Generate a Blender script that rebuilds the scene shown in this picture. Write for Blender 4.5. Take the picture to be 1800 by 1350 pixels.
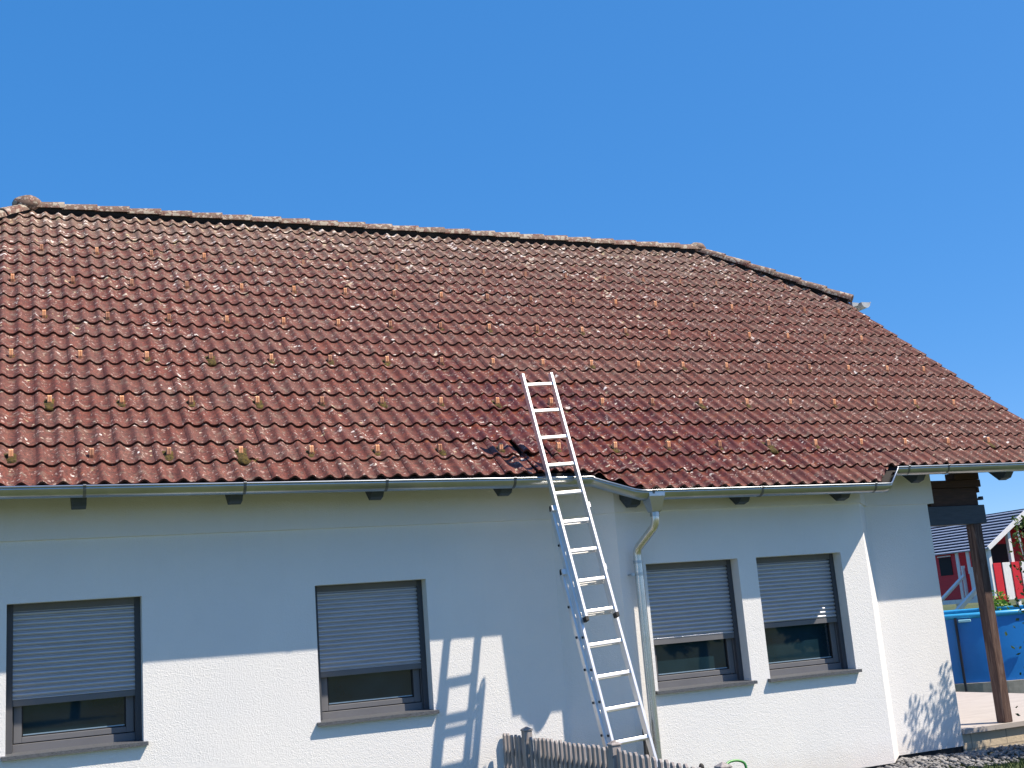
import bpy, bmesh, math, random
from mathutils import Vector, Matrix, noise

random.seed(7)
sc = bpy.context.scene
C = sc.collection
for o in list(bpy.data.objects): bpy.data.objects.remove(o)
V3 = Vector

# ------------------------------------------------------------------ camera
PITCH, YAW, ROLL, FPX = 0.2054, 0.4173, -0.0804, 2047.25
CAM = V3((0.0, -10.0706, 1.6545))
cyw, syw, cpt, spt = math.cos(YAW), math.sin(YAW), math.cos(PITCH), math.sin(PITCH)
fw = V3((syw*cpt, cyw*cpt, spt)); r0 = V3((cyw, -syw, 0)); u0 = r0.cross(fw)
cr, sr = math.cos(ROLL), math.sin(ROLL)
rt = cr*r0 + sr*u0; up = -sr*r0 + cr*u0
cam = bpy.data.cameras.new('camera'); co = bpy.data.objects.new('camera', cam); C.objects.link(co)
M = Matrix((rt, up, -fw)).transposed().to_4x4(); M.translation = CAM
co.matrix_world = M
cam.sensor_width = 36; cam.lens = FPX/1800*36; cam.clip_start = .05; cam.clip_end = 3000
sc.camera = co

# ------------------------------------------------------------------ light
SUN = V3((1.3, -1.0, 2.26)).normalized()
elev = math.asin(SUN.z)
w = bpy.data.worlds.new('World'); sc.world = w; w.use_nodes = True
nt = w.node_tree; nt.nodes.clear()
sky = nt.nodes.new('ShaderNodeTexSky'); sky.sky_type = 'NISHITA'; sky.sun_disc = False
sky.sun_elevation = elev; sky.sun_rotation = math.atan2(SUN.x, SUN.y)
sky.altitude = 400; sky.air_density = 0.5; sky.dust_density = 0.3; sky.ozone_density = 6.0
bg = nt.nodes.new('ShaderNodeBackground'); bg.inputs['Strength'].default_value = 0.13
wo = nt.nodes.new('ShaderNodeOutputWorld')
hs = nt.nodes.new('ShaderNodeHueSaturation'); hs.inputs['Saturation'].default_value = 2.25; hs.inputs['Hue'].default_value = .51; hs.inputs['Value'].default_value = 2.74
gm = nt.nodes.new('ShaderNodeGamma'); gm.inputs[1].default_value = .35
nt.links.new(sky.outputs[0], gm.inputs[0]); nt.links.new(gm.outputs[0], hs.inputs['Color']); nt.links.new(hs.outputs[0], bg.inputs[0]); nt.links.new(bg.outputs[0], wo.inputs[0])
sl = bpy.data.lights.new('sun', 'SUN'); sl.energy = 5.0; sl.angle = math.radians(.5); sl.color = (1, .87, .71)
so = bpy.data.objects.new('sun', sl); C.objects.link(so)
so.rotation_euler = SUN.to_track_quat('Z', 'Y').to_euler(); so.location = (20, -20, 30)
sc.view_settings.view_transform = 'Standard'; sc.view_settings.look = 'None'
sc.view_settings.exposure = 0.62; sc.view_settings.gamma = 1

# ------------------------------------------------------------------ materials
class NM:
    def __init__(s, name):
        s.m = bpy.data.materials.new(name); s.m.use_nodes = True
        s.t = s.m.node_tree; s.b = s.t.nodes['Principled BSDF']
    def n(s, ty, **k):
        x = s.t.nodes.new('ShaderNode'+ty)
        for a, v in k.items():
            if a in x.bl_rna.properties: setattr(x, a, v)
            else: x.inputs[a.replace('_', ' ')].default_value = v
        return x
    def l(s, a, b): s.t.links.new(a, b)
    def coord(s, scale=(1, 1, 1), rot=(0, 0, 0), kind='Object'):
        tc = s.n('TexCoord'); mp = s.n('Mapping'); mp.inputs['Scale'].default_value = scale
        mp.inputs['Rotation'].default_value = rot
        s.l(tc.outputs[kind], mp.inputs[0]); return mp.outputs[0]
    def noise(s, vec, scale, detail=3, rough=.5, dist=0):
        x = s.n('TexNoise'); x.inputs['Scale'].default_value = scale; x.inputs['Detail'].default_value = detail
        x.inputs['Roughness'].default_value = rough; x.inputs['Distortion'].default_value = dist
        s.l(vec, x.inputs['Vector']); return x.outputs['Fac']
    def ramp(s, fac, stops):
        x = s.n('ValToRGB'); e = x.color_ramp.elements
        while len(e) > 1: e.remove(e[-1])
        e[0].position = stops[0][0]; e[0].color = col(stops[0][1])
        for p, c in stops[1:]:
            k = e.new(p); k.color = col(c)
        s.l(fac, x.inputs[0]); return x.outputs[0]
    def mix(s, fac, a, b, mode='MIX'):
        x = s.n('Mix', data_type='RGBA', blend_type=mode)
        for v, i in ((fac, 0), (a, 6), (b, 7)):
            if isinstance(v, (int, float)): x.inputs[i].default_value = v
            elif isinstance(v, tuple): x.inputs[i].default_value = col(v)
            else: s.l(v, x.inputs[i])
        return x.outputs[2]
    def math(s, op, a, b=None):
        x = s.n('Math', operation=op)
        for v, i in ((a, 0), (b, 1)):
            if v is None: continue
            if isinstance(v, (int, float)): x.inputs[i].default_value = v
            else: s.l(v, x.inputs[i])
        return x.outputs[0]
    def bump(s, h, strength=.3, dist=.01):
        x = s.n('Bump'); x.inputs['Strength'].default_value = strength; x.inputs['Distance'].default_value = dist
        s.l(h, x.inputs['Height']); s.l(x.outputs[0], s.b.inputs['Normal'])
    def base(s, c):
        if isinstance(c, tuple): s.b.inputs['Base Color'].default_value = col(c)
        else: s.l(c, s.b.inputs['Base Color'])
    def set(s, **k):
        for a, v in k.items():
            i = s.b.inputs[a.replace('_', ' ')]
            if isinstance(v, (int, float)): i.default_value = v
            else: s.l(v, i)
        return s
def col(c): return (c[0], c[1], c[2], 1) if len(c) == 3 else c

def simple(name, c, c2=None, rough=.6, metal=0, nscale=12, bump=0, bscale=60, stretch=(1, 1, 1), bd=.004, spec=.5):
    m = NM(name); v = m.coord(stretch)
    if c2: m.base(m.ramp(m.noise(v, nscale, 4, .6), [(.32, c), (.68, c2)]))
    else: m.base(c)
    m.set(Roughness=rough, Metallic=metal); m.b.inputs['Specular IOR Level'].default_value = spec
    if bump: m.bump(m.noise(v, bscale, 4, .6), bump, bd)
    return m.m

# stucco: white with granular texture
def mk_stucco():
    m = NM('stucco'); v = m.coord()
    big = m.noise(v, .9, 3, .6); fine = m.noise(v, 95, 3, .6); mid = m.noise(v, 38, 3, .55)
    c = m.ramp(big, [(.3, (.76, .765, .775)), (.7, (.82, .815, .805))])
    # rain-splash dirt close to the ground and faint streaks under the sills
    sep = m.n('SeparateXYZ'); m.l(v, sep.inputs[0])
    hz = m.math('ADD', sep.outputs[2], m.math('MULTIPLY', m.noise(v, 5, 4, .7), .35))
    dirt = m.ramp(hz, [(.18, (.9, .9, .9)), (.48, (0, 0, 0))])
    c = m.mix(m.math('MULTIPLY', dirt, .45), c, (.62, .54, .47))
    vs = m.coord((9, 9, .7)); st = m.ramp(m.noise(vs, 1.2, 3, .6), [(.55, (0, 0, 0)), (.8, (.3, .3, .3))])
    c = m.mix(m.math('MULTIPLY', st, .4), c, (.66, .66, .66))
    m.base(c); m.set(Roughness=.92); m.b.inputs['Specular IOR Level'].default_value = .2
    vo = m.n('TexVoronoi'); vo.inputs['Scale'].default_value = 120; m.l(v, vo.inputs['Vector'])
    h = m.math('ADD', m.math('MULTIPLY', fine, 1.0), m.math('ADD', m.math('MULTIPLY', mid, .8), m.math('MULTIPLY', vo.outputs[0], .5)))
    m.bump(h, .33, .010)
    return m.m
def mk_tile(name='clay_tile', ridge=False):
    m = NM(name); v = m.coord()
    at = m.n('Attribute', attribute_name='tint'); sp = m.n('SeparateColor'); m.l(at.outputs['Color'], sp.inputs[0])
    rnd, up_, wet = sp.outputs[0], sp.outputs[1], sp.outputs[2]
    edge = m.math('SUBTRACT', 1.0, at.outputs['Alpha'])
    n1 = m.noise(v, 9, 5, .65)
    base = m.ramp(n1, [(.25, (.088, .022, .016)), (.5, (.152, .042, .029)), (.72, (.212, .069, .045))])
    base = m.mix(m.math('MULTIPLY', rnd, .5), base, (.150, .076, .062))
    # dark algae film between the grains
    dk = m.ramp(m.noise(v, 30, 5, .75), [(.44, (0, 0, 0)), (.60, (1, 1, 1))])
    base = m.mix(m.math('MULTIPLY', dk, .62), base, (.038, .026, .022))
    gr = m.ramp(m.noise(v, 62, 4, .75), [(.30, (.45, .45, .45)), (.5, (1, 1, 1)), (.72, (1.75, 1.7, 1.65))])
    base = m.mix(1.0, base, gr, 'MULTIPLY')
    # rain-washed, redder tiles
    red = m.ramp(m.noise(v, 8, 5, .75), [(.32, (.032, .007, .007)), (.48, (.088, .018, .012)), (.60, (.16, .036, .018)), (.72, (.38, .13, .03))])
    base = m.mix(m.math('MULTIPLY', wet, .75), base, red)
    # orange clay where the surface has flaked
    og = m.ramp(m.noise(v, 5.3, 4, .6), [(.68, (0, 0, 0)), (.73, (1, 1, 1))])
    base = m.mix(m.math('MULTIPLY', og, .55), base, (.30, .10, .045))
    # grey lichen film in ragged patches, thicker to the ridge
    hz = m.math('ADD', m.noise(v, 13, 6, .75), m.math('MULTIPLY', m.math('POWER', up_, 3.0), .17))
    hzr = m.ramp(hz, [(.55, (0, 0, 0)), (.63, (1, 1, 1))])
    base = m.mix(m.math('MULTIPLY', hzr, .66), base, (.19, .145, .11))
    # lichen spots
    wv = m.n('VectorMath', operation='ADD'); nn = m.n('TexNoise'); nn.inputs['Scale'].default_value = 14; nn.inputs['Detail'].default_value = 3
    m.l(v, nn.inputs['Vector'])
    sc_ = m.n('VectorMath', operation='SCALE'); sc_.inputs['Scale'].default_value = .11
    m.l(nn.outputs['Color'], sc_.inputs[0]); m.l(v, wv.inputs[0]); m.l(sc_.outputs[0], wv.inputs[1])
    vo = m.n('TexVoronoi'); vo.inputs['Scale'].default_value = 13 if not ridge else 16; m.l(wv.outputs[0], vo.inputs['Vector'])
    clus = m.math('ADD', m.noise(v, 3.1, 4, .75), m.math('MULTIPLY', m.math('POWER', up_, 3.0), .16))
    thr = m.math('SUBTRACT', m.math('MULTIPLY', m.math('SUBTRACT', clus, .30 if not ridge else .2), 1.35), m.math('MULTIPLY', m.noise(v, 46, 4, .7), .35))
    spot = m.math('LESS_THAN', vo.outputs['Distance'], thr)
    sel = m.n('SeparateColor'); m.l(vo.outputs['Color'], sel.inputs[0])
    spot = m.math('MULTIPLY', spot, m.math('GREATER_THAN', sel.outputs[0], .38 if not ridge else .2))
    lc = m.ramp(sel.outputs[1], [(.0, (.58, .52, .46)), (.5, (.78, .72, .68)), (.75, (.42, .34, .18)), (1, (.66, .58, .5))])
    base = m.mix(m.math('MULTIPLY', spot, .9 if not ridge else .55), base, lc if not ridge else (.50, .47, .38))
    vo2 = m.n('TexVoronoi'); vo2.inputs['Scale'].default_value = 34; m.l(wv.outputs[0], vo2.inputs['Vector'])
    s2 = m.n('SeparateColor'); m.l(vo2.outputs['Color'], s2.inputs[0])
    sp2 = m.math('MULTIPLY', m.math('LESS_THAN', vo2.outputs['Distance'], m.math('MULTIPLY', clus, .8)), m.math('GREATER_THAN', s2.outputs[0], .80))
    base = m.mix(m.math('MULTIPLY', sp2, .5), base, (.5, .38, .33))
    base = m.mix(m.math('MULTIPLY', edge, .7), base, (.042, .014, .011))  # tile noses darkened: edge grime plus the shade line put into colour
    m.base(base)
    m.set(Roughness=m.math('SUBTRACT', .72, m.math('MULTIPLY', wet, .3)))
    m.b.inputs['Specular IOR Level'].default_value = .35
    h = m.math('ADD', m.math('MULTIPLY', m.noise(v, 70, 4, .65), 1), m.math('MULTIPLY', spot, .5))
    m.bump(h, .45, .006)
    return m.m
M_ = {}
M_['stucco'] = mk_stucco()
M_['tile'] = mk_tile()
M_['ridge'] = mk_tile('ridge_tile', True)
M_['clay'] = simple('bare_clay', (.80, .36, .17), (.88, .48, .27), .75, bump=.2, bscale=90)
M_['claydull'] = simple('weathered_clay', (.46, .20, .11), (.58, .30, .18), .8, bump=.2, bscale=90)
M_['moss'] = simple('moss', (.014, .010, .004), (.12, .085, .012), .95, nscale=40, bump=.8, bscale=90, bd=.01)
M_['zinc'] = simple('zinc', (.38, .41, .43), (.46, .49, .51), .28, .95, nscale=5, bump=.03, bscale=30)
M_['zincold'] = simple('weathered_zinc', (.12, .13, .14), (.20, .21, .22), .45, .7, nscale=7, bump=.05, bscale=25)
M_['zincmatte'] = simple('matt_zinc', (.40, .42, .43), (.5, .52, .53), .5, .25)
M_['steel'] = simple('pipe_steel', (.62, .62, .6), (.72, .72, .7), .27, .95, nscale=6)
M_['alu'] = simple('aluminium', (.76, .755, .76), (.83, .825, .825), .42, .78, nscale=20, stretch=(1, 1, .2))
M_['rubber'] = simple('black_rubber', (.012, .012, .013), (.03, .03, .03), .7)
M_['frame'] = simple('grey_frame', (.135, .138, .15), (.155, .158, .17), .5, 0, nscale=3, spec=.25)
M_['shutter'] = simple('shutter_slats', (.42, .44, .49), (.48, .50, .55), .33, .45, nscale=4, stretch=(1, 1, 8))
M_['rail'] = simple('shutter_rail', (.07, .075, .088), None, .5, 0, spec=.25)
M_['gasket'] = simple('black_gasket', (.008, .008, .009), None, .6)
M_['granite'] = simple('granite', (.03, .034, .042), (.135, .148, .17), .5, 0, nscale=140, bump=.1)
M_['bluewood'] = simple('slate_blue_paint', (.030, .045, .065), (.048, .065, .09), .6, nscale=7, bump=.2, bscale=20, stretch=(1, 6, 6))
M_['brownwood'] = simple('dark_brown_wood', (.035, .018, .014), (.075, .035, .026), .75, nscale=5, bump=.4, bscale=14, stretch=(1, 6, 6))
def mk_post():
    m = NM('weathered_post'); v = m.coord((14, 14, 1.1))
    n = m.noise(v, 1.6, 5, .7, 1.2); c = m.ramp(n, [(.3, (.04, .021, .018)), (.5, (.10, .058, .048)), (.7, (.22, .16, .135))])
    m.base(c); m.set(Roughness=.85); m.bump(n, .7, .01); return m.m
M_['post'] = mk_post()
def mk_picket():
    m = NM('grey_picket_wood'); v = m.coord((30, 30, 2.0)); v2 = m.coord()
    n = m.noise(v, 1.4, 5, .7, .8); c = m.ramp(n, [(.28, (.15, .13, .12)), (.5, (.30, .275, .27)), (.72, (.44, .41, .40))])
    k = m.ramp(m.noise(v2, 11, 3, .6), [(.68, (0, 0, 0)), (.74, (1, 1, 1))])
    c = m.mix(m.math('MULTIPLY', k, .6), c, (.07, .06, .06))
    m.base(c); m.set(Roughness=.9); m.bump(n, .6, .006); return m.m
M_['picket'] = mk_picket()
def mk_glass():
    m = NM('window_glass'); v = m.coord()
    m.base(m.ramp(m.noise(v, 2.2, 2, .5), [(.3, (.004, .013, .021)), (.7, (.012, .034, .050))]))
    m.set(Roughness=.02); m.b.inputs['IOR'].default_value = 1.6
    m.bump(m.noise(v, 1.6, 1, .4), .04, .01); return m.m
M_['glass'] = mk_glass()
M_['spacer'] = simple('spacer_bar', (.30, .42, .52), None, .4, .4)
M_['inner'] = simple('curtain', (.25, .3, .3), (.12, .16, .18), .9, nscale=2, stretch=(6, 1, 1))
M_['deck'] = simple('roof_deck', (.10, .075, .055), (.16, .12, .09), .85, nscale=3, stretch=(1, 8, 8))
M_['felt'] = simple('roof_felt', (.015, .014, .014), None, .9)
M_['plinth'] = simple('plinth_membrane', (.012, .012, .013), (.03, .03, .03), .7)
M_['terrace'] = simple('terrace_slabs', (.38, .35, .33), (.46, .43, .405), .75, nscale=2.5, bump=.1, bscale=40, stretch=(1, 7, 1))
def mk_brick():
    m = NM('cream_stone'); v = m.coord(); b = m.n('TexBrick')
    b.inputs['Scale'].default_value = 1; b.inputs['Brick Width'].default_value = .5; b.inputs['Row Height'].default_value = .25
    b.inputs['Mortar Size'].default_value = .008
    b.inputs['Color1'].default_value = col((.66, .56, .40)); b.inputs['Color2'].default_value = col((.58, .49, .36)); b.inputs['Mortar'].default_value = col((.3, .26, .2))
    rv = m.coord(rot=(math.radians(90), 0, 0)); m.l(rv, b.inputs['Vector'])
    m.base(m.mix(m.math('MULTIPLY', m.noise(v, 14, 4, .7), .6), b.outputs[0], (.42, .36, .28))); m.set(Roughness=.9)
    m.bump(m.noise(v, 24, 4, .6), .6, .01); return m.m
M_['cream'] = mk_brick()
def mk_ground():
    m = NM('lawn'); v = m.coord()
    n = m.noise(v, 1.3, 5, .6); f = m.noise(v, 30, 4, .7)
    c = m.ramp(n, [(.3, (.035, .065, .016)), (.55, (.06, .10, .025)), (.75, (.11, .125, .045))])
    c = m.mix(m.math('MULTIPLY', f, .5), c, (.03, .045, .014))
    far = m.ramp(m.noise(v, .03, 3, .5), [(.4, (0, 0, 0)), (.6, (1, 1, 1))])
    c = m.mix(m.math('MULTIPLY', far, .4), c, (.14, .13, .06))
    m.base(c); m.set(Roughness=.95); m.bump(f, .8, .03); return m.m
M_['lawn'] = mk_ground()
M_['blade'] = simple('grass_blade', (.015, .045, .010), (.045, .09, .02), .7, nscale=6)
M_['pebble'] = simple('pebble', (.07, .072, .078), (.33, .325, .32), .7, nscale=9, bump=.2)
M_['poolwall'] = simple('pool_liner', (.006, .17, .55), (.012, .20, .62), .38, nscale=2.2, bump=.12, bscale=5, bd=.02)
M_['poolrim'] = simple('pool_rim', (.03, .30, .62), (.04, .36, .68), .3)
M_['poolwater'] = simple('pool_water', (.03, .22, .3), None, .05)
M_['whiteplastic'] = simple('white_plastic', (.72, .74, .76), (.8, .8, .8), .35)
M_['cyantab'] = simple('cyan_plastic', (.35, .7, .85), None, .4)
M_['darkmetal'] = simple('dark_metal', (.02, .025, .04), None, .5, .5)
M_['redwood'] = simple('red_painted_wood', (.50, .006, .018), (.62, .014, .03), .55, nscale=6, bump=.2, bscale=10, stretch=(1, 1, 14))
M_['whitewood'] = simple('white_painted_wood', (.66, .66, .68), (.8, .8, .8), .6, nscale=9, bump=.3, bscale=12, stretch=(5, 5, 1))
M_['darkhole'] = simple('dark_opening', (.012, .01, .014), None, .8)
M_['roofshade'] = simple('roofing_trough_shade', (.003, .004, .012), (.006, .008, .02), .85, spec=.0)
M_['rooflit'] = simple('roofing_crest_lit', (.25, .31, .43), (.31, .37, .49), .5)
M_['curb'] = simple('grey_curb', (.22, .22, .2), (.34, .33, .3), .9, nscale=8, bump=.3)
M_['greenpaint'] = simple('green_coated_tube', (.04, .22, .05), (.06, .3, .07), .35)
M_['bark'] = simple('bark', (.05, .035, .025), (.12, .09, .065), .9, nscale=12, bump=.8, bscale=20, stretch=(4, 4, 1), bd=.02)
def mk_leaf(name, a, b, rough=.5, trans=.25):
    m = NM(name); at = m.n('Attribute', attribute_name='tint'); sp = m.n('SeparateColor'); m.l(at.outputs['Color'], sp.inputs[0])
    m.base(m.ramp(sp.outputs[0], [(0, a), (1, b)])); m.set(Roughness=rough)
    try:
        tr = m.n('BsdfTranslucent'); mx = m.n('MixShader'); mx.inputs[0].default_value = trans
        m.l(m.ramp(sp.outputs[0], [(0, a), (1, b)]), tr.inputs[0])
        out = m.t.nodes['Material Output']; m.l(m.b.outputs[0], mx.inputs[1]); m.l(tr.outputs[0], mx.inputs[2]); m.l(mx.outputs[0], out.inputs[0])
    except Exception: pass
    return m.m
M_['leaf'] = mk_leaf('shrub_leaf', (.018, .05, .012), (.10, .17, .035))
M_['leafbright'] = mk_leaf('bright_leaf', (.08, .18, .012), (.22, .36, .03))
M_['leafdark'] = mk_leaf('dark_leaf', (.02, .04, .014), (.07, .10, .035))
M_['blossomtree'] = mk_leaf('pale_leaf', (.12, .15, .08), (.3, .32, .24))
M_['petal'] = mk_leaf('petal', (.42, .08, .38), (.70, .30, .62), .6, .3)
M_['hill'] = simple('wooded_hill', (.10, .15, .17), (.14, .2, .22), 1, nscale=.05, bump=.5, bscale=.2, bd=3)

# ------------------------------------------------------------------ mesh helpers
class MB:
    def __init__(s): s.v = []; s.f = []; s.sm = []; s.c = []
    def add(s, vs, fs, smooth=False, tint=(.5, .5, 0)):
        k = len(s.v); s.v += [tuple(p) for p in vs]; s.f += [tuple(i+k for i in f) for f in fs]
        s.sm += [smooth]*len(fs); s.c += [tint]*len(vs); return s
    def box(s, x0, x1, y0, y1, z0, z1, tint=(.5, .5, 0)):
        vs = [(x, y, z) for z in (z0, z1) for y in (y0, y1) for x in (x0, x1)]
        return s.add(vs, [(0, 2, 3, 1), (4, 5, 7, 6), (0, 1, 5, 4), (2, 6, 7, 3), (0, 4, 6, 2), (1, 3, 7, 5)], False, tint)
    def obox(s, c, ax, ay, az, hx, hy, hz):
        c, ax, ay, az = V3(c), V3(ax), V3(ay), V3(az)
        vs = [c+ax*hx*i+ay*hy*j+az*hz*k for k in (-1, 1) for j in (-1, 1) for i in (-1, 1)]
        return s.add(vs, [(0, 2, 3, 1), (4, 5, 7, 6), (0, 1, 5, 4), (2, 6, 7, 3), (0, 4, 6, 2), (1, 3, 7, 5)])
    def bar(s, a, b, hx, hy, side=(1, 0, 0)):
        a, b = V3(a), V3(b); z = (b-a).normalized(); x = V3(side); x = (x-z*x.dot(z)).normalized(); y = z.cross(x)
        return s.obox((a+b)/2, x, y, z, hx, hy, (b-a).length/2)
    def prism(s, poly, vec):
        n = len(poly); vec = V3(vec); vs = [V3(p) for p in poly]+[V3(p)+vec for p in poly]
        return s.add(vs, [tuple(range(n-1, -1, -1)), tuple(range(n, 2*n))]+[(i, (i+1) % n, n+(i+1) % n, n+i) for i in range(n)])
    def sweep(s, path, prof, closed=True, smooth=True, ups=None, caps=True):
        """prof: list of (a,b) in the plane spanned by side and up of the path"""
        n = len(path); P = [V3(p) for p in path]; rings = []
        for i in range(n):
            d0 = (P[i]-P[i-1]).normalized() if i else (P[1]-P[0]).normalized()
            d1 = (P[i+1]-P[i]).normalized() if i < n-1 else d0
            d = (d0+d1).normalized(); u = V3(ups[i]) if ups else V3((0, 0, 1))
            if abs(d.dot(u)) > .99: u = V3((0, 1, 0))
            sd = d.cross(u).normalized(); uu = sd.cross(d).normalized()
            k = 1/max(.3, d.dot(d1)) if ups is None else 1
            rings.append([P[i]+sd*a*k+uu*b for a, b in prof])
        m = len(prof); vs = [p for r in rings for p in r]; fs = []
        for i in range(n-1):
            for j in range(m if closed else m-1):
                q = (j+1) % m; fs.append((i*m+j, i*m+q, (i+1)*m+q, (i+1)*m+j))
        s.add(vs, fs, smooth)
        if closed and caps: s.add(rings[0], [tuple(range(m))]); s.add(rings[-1], [tuple(range(m-1, -1, -1))])
        return s
    def tube(s, path, r, n=10, r2=None):
        P = [V3(p) for p in path]; N = len(P); rings = []
        up_ = V3((0, 0, 1)); d = (P[1]-P[0]).normalized()
        if abs(d.dot(up_)) > .95: up_ = V3((0, 1, 0))
        sd = d.cross(up_).normalized()
        for i in range(N):
            d0 = (P[i]-P[i-1]).normalized() if i else (P[1]-P[0]).normalized()
            d1 = (P[i+1]-P[i]).normalized() if i < N-1 else d0
            d = (d0+d1).normalized(); sd = (sd-d*sd.dot(d)).normalized(); uu = sd.cross(d)
            rr = r if r2 is None else r+(r2-r)*i/(N-1)
            rings.append([P[i]+sd*math.cos(2*math.pi*k/n)*rr+uu*math.sin(2*math.pi*k/n)*rr for k in range(n)])
        s.add([p for g in rings for p in g], [(i*n+k, i*n+(k+1) % n, (i+1)*n+(k+1) % n, (i+1)*n+k) for i in range(N-1) for k in range(n)], True)
        s.add(rings[0], [tuple(range(n))]); s.add(rings[-1], [tuple(range(n-1, -1, -1))]); return s
    def blob(s, c, rx, ry, rz, amp=.3, seed=0, sub=2, tint=(.5, .5, 0), axes=None, fs=2.0):
        bm = bmesh.new(); bmesh.ops.create_icosphere(bm, subdivisions=sub, radius=1); vs = []
        for v in bm.verts:
            k = 1+amp*noise.noise(v.co*fs+V3((seed*3.1, seed*1.7, seed*.9)))
            p = V3((v.co.x*rx*k, v.co.y*ry*k, v.co.z*rz*k))
            if axes: p = axes[0]*p.x+axes[1]*p.y+axes[2]*p.z
            vs.append(V3(c)+p)
        s.add(vs, [tuple(v.index for v in f.verts) for f in bm.faces], True, tint); bm.free(); return s
    def build(s, name, mat, parent=None, bevel=0, origin=None, recalc=True):
        me = bpy.data.meshes.new(name); me.from_pydata(s.v, [], s.f)
        me.polygons.foreach_set('use_smooth', s.sm)
        ca = me.color_attributes.new('tint', 'FLOAT_COLOR', 'POINT')
        flat = []
        for c in s.c: flat += [c[0], c[1], c[2], c[3] if len(c) > 3 else 1]
        ca.data.foreach_set('color', flat)
        if recalc:
            bm = bmesh.new(); bm.from_mesh(me); bmesh.ops.recalc_face_normals(bm, faces=bm.faces); bm.to_mesh(me); bm.free()
        me.materials.append(M_[mat] if isinstance(mat, str) else mat)
        o = bpy.data.objects.new(name, me); C.objects.link(o)
        if parent:
            o.parent = parent
            if not parent.parent and parent.type == 'EMPTY': o.matrix_parent_inverse = Matrix.Translation(-V3(parent.location))
        if bevel:
            b = o.modifiers.new('bevel', 'BEVEL'); b.width = bevel; b.segments = 2; b.limit_method = 'ANGLE'
        return o
def world(o):
    p = V3(o.location)
    while o.parent: o = o.parent; p += V3(o.location)
    return p
def thing(name, label, cat, loc=(0, 0, 0), group=None):
    o = bpy.data.objects.new(name, None); C.objects.link(o); o.location = loc; o.empty_display_size = .2
    o.matrix_world = Matrix.Translation(loc)
    o['label'] = label; o['category'] = cat
    if group: o['group'] = group
    return o
def tag(o, label, cat, group=None):
    o['label'] = label; o['category'] = cat
    if group: o['group'] = group
    return o
def kind(o, k, label=None):
    o['kind'] = k
    if label: o['label'] = label
    return o

# ------------------------------------------------------------------ ground
g = MB(); GZ = -.07; g.add([(-400, -400, GZ), (400, -400, GZ), (400, 400, GZ), (-400, 400, GZ)], [(0, 1, 2, 3)])
kind(g.build('lawn', 'lawn'), 'structure', 'green lawn around the house')
# distant wooded hill behind the playhouse
g = MB(); vs = []; fs = []
for i in range(41):
    a = math.radians(20+i*1.4); 
    for j in range(7):
        d = 330+j*45; h = 24*math.sin(math.pi*min(1, j/6))*math.exp(-((i-13)/9)**2)*(1+.25*noise.noise(V3((i*.4, j*.6, 0))))
        vs.append((d*math.sin(a), d*math.cos(a)-10, h-1))
for i in range(40):
    for j in range(6): fs.append((i*7+j, i*7+j+1, (i+1)*7+j+1, (i+1)*7+j))
g.add(vs, fs, True); kind(g.build('hill', 'hill'), 'structure', 'low blue-green wooded hill on the horizon')

# terrace
g = MB(); g.box(9.38, 12.86, -.03, 8.6, .165, .215); g.box(9.40, 12.80, .09, 8.5, -.08, .165)
kind(g.build('terrace', 'terrace'), 'structure', 'pale terrace slab beside the house')
g = MB(); g.box(9.376, 10.72, .012, .088, -.09, .163); g.box(10.76, 12.8, .03, .088, -.09, .06)
o = g.build('stone_wall', 'cream', bevel=.006)
tag(o, 'low cream stone wall under the front edge of the terrace', 'wall')

# ------------------------------------------------------------------ HOUSE
G_, P_ = .3123, .6838
cP, sP = math.cos(P_), math.sin(P_)
YA, ZA, X0 = -.1686, 3.3105, .0198
def RP(x, row, h=0): return V3((x, YA+row*G_*cP-h*sP, ZA+row*G_*sP+h*cP))
RIDGE = 19.4; E0 = -1.46; XL, XR = -1.38, 11.36; HIP = 13.34
XRL, XRR = .2, 9.78
house = thing('house', 'white rendered bungalow with red-brown tiled half-hipped roof and grey roller shutters', 'house', (4, 0, 0))

# ---- walls
BX = [(-1.0, 0), (4.755, 0), (5.2345, -.39), (8.104, -.39), (8.4956, 0), (9.373, 0)]
WIN = [(.0025, 1.0145, .975, 2.143, 0, 1.355), (2.4491, 3.4643, .975, 2.143, 0, 1.36), (5.5125, 6.5385, .955, 2.1385, 1, 1.385), (6.7537, 7.7842, .955, 2.1385, 1, 1.45)]
REV = .165
wall = MB()
def panel(mb, p0, p1, z0, z1, ops=()):
    p0, p1 = V3((p0[0], p0[1], 0)), V3((p1[0], p1[1], 0)); L = (p1-p0).length; d = (p1-p0)/L; nrm = V3((-d.y, d.x, 0))
    us = sorted({0, L}|{o[0] for o in ops}|{o[1] for o in ops}); zs = sorted({z0, z1}|{o[2] for o in ops}|{o[3] for o in ops})
    for i in range(len(us)-1):
        for j in range(len(zs)-1):
            um, zm = (us[i]+us[i+1])/2, (zs[j]+zs[j+1])/2
            if any(o[0] < um < o[1] and o[2] < zm < o[3] for o in ops): continue
            q = [p0+d*us[i]+V3((0, 0, zs[j])), p0+d*us[i+1]+V3((0, 0, zs[j])), p0+d*us[i+1]+V3((0, 0, zs[j+1])), p0+d*us[i]+V3((0, 0, zs[j+1]))]
            mb.add(q, [(0, 1, 2, 3)])
    for a, b, c, e in ops:
        o_ = [p0+d*a+V3((0, 0, c)), p0+d*b+V3((0, 0, c)), p0+d*b+V3((0, 0, e)), p0+d*a+V3((0, 0, e))]
        i_ = [q+nrm*(REV+.1) for q in o_]
        mb.add(o_+i_, [(0, 4, 5, 1), (1, 5, 6, 2), (2, 6, 7, 3), (3, 7, 4, 0)])
ZT = 3.20; ZB = .045
main_ops = [(a+1, b+1, c, d) for a, b, c, d, k, s in WIN if k == 0]
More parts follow.
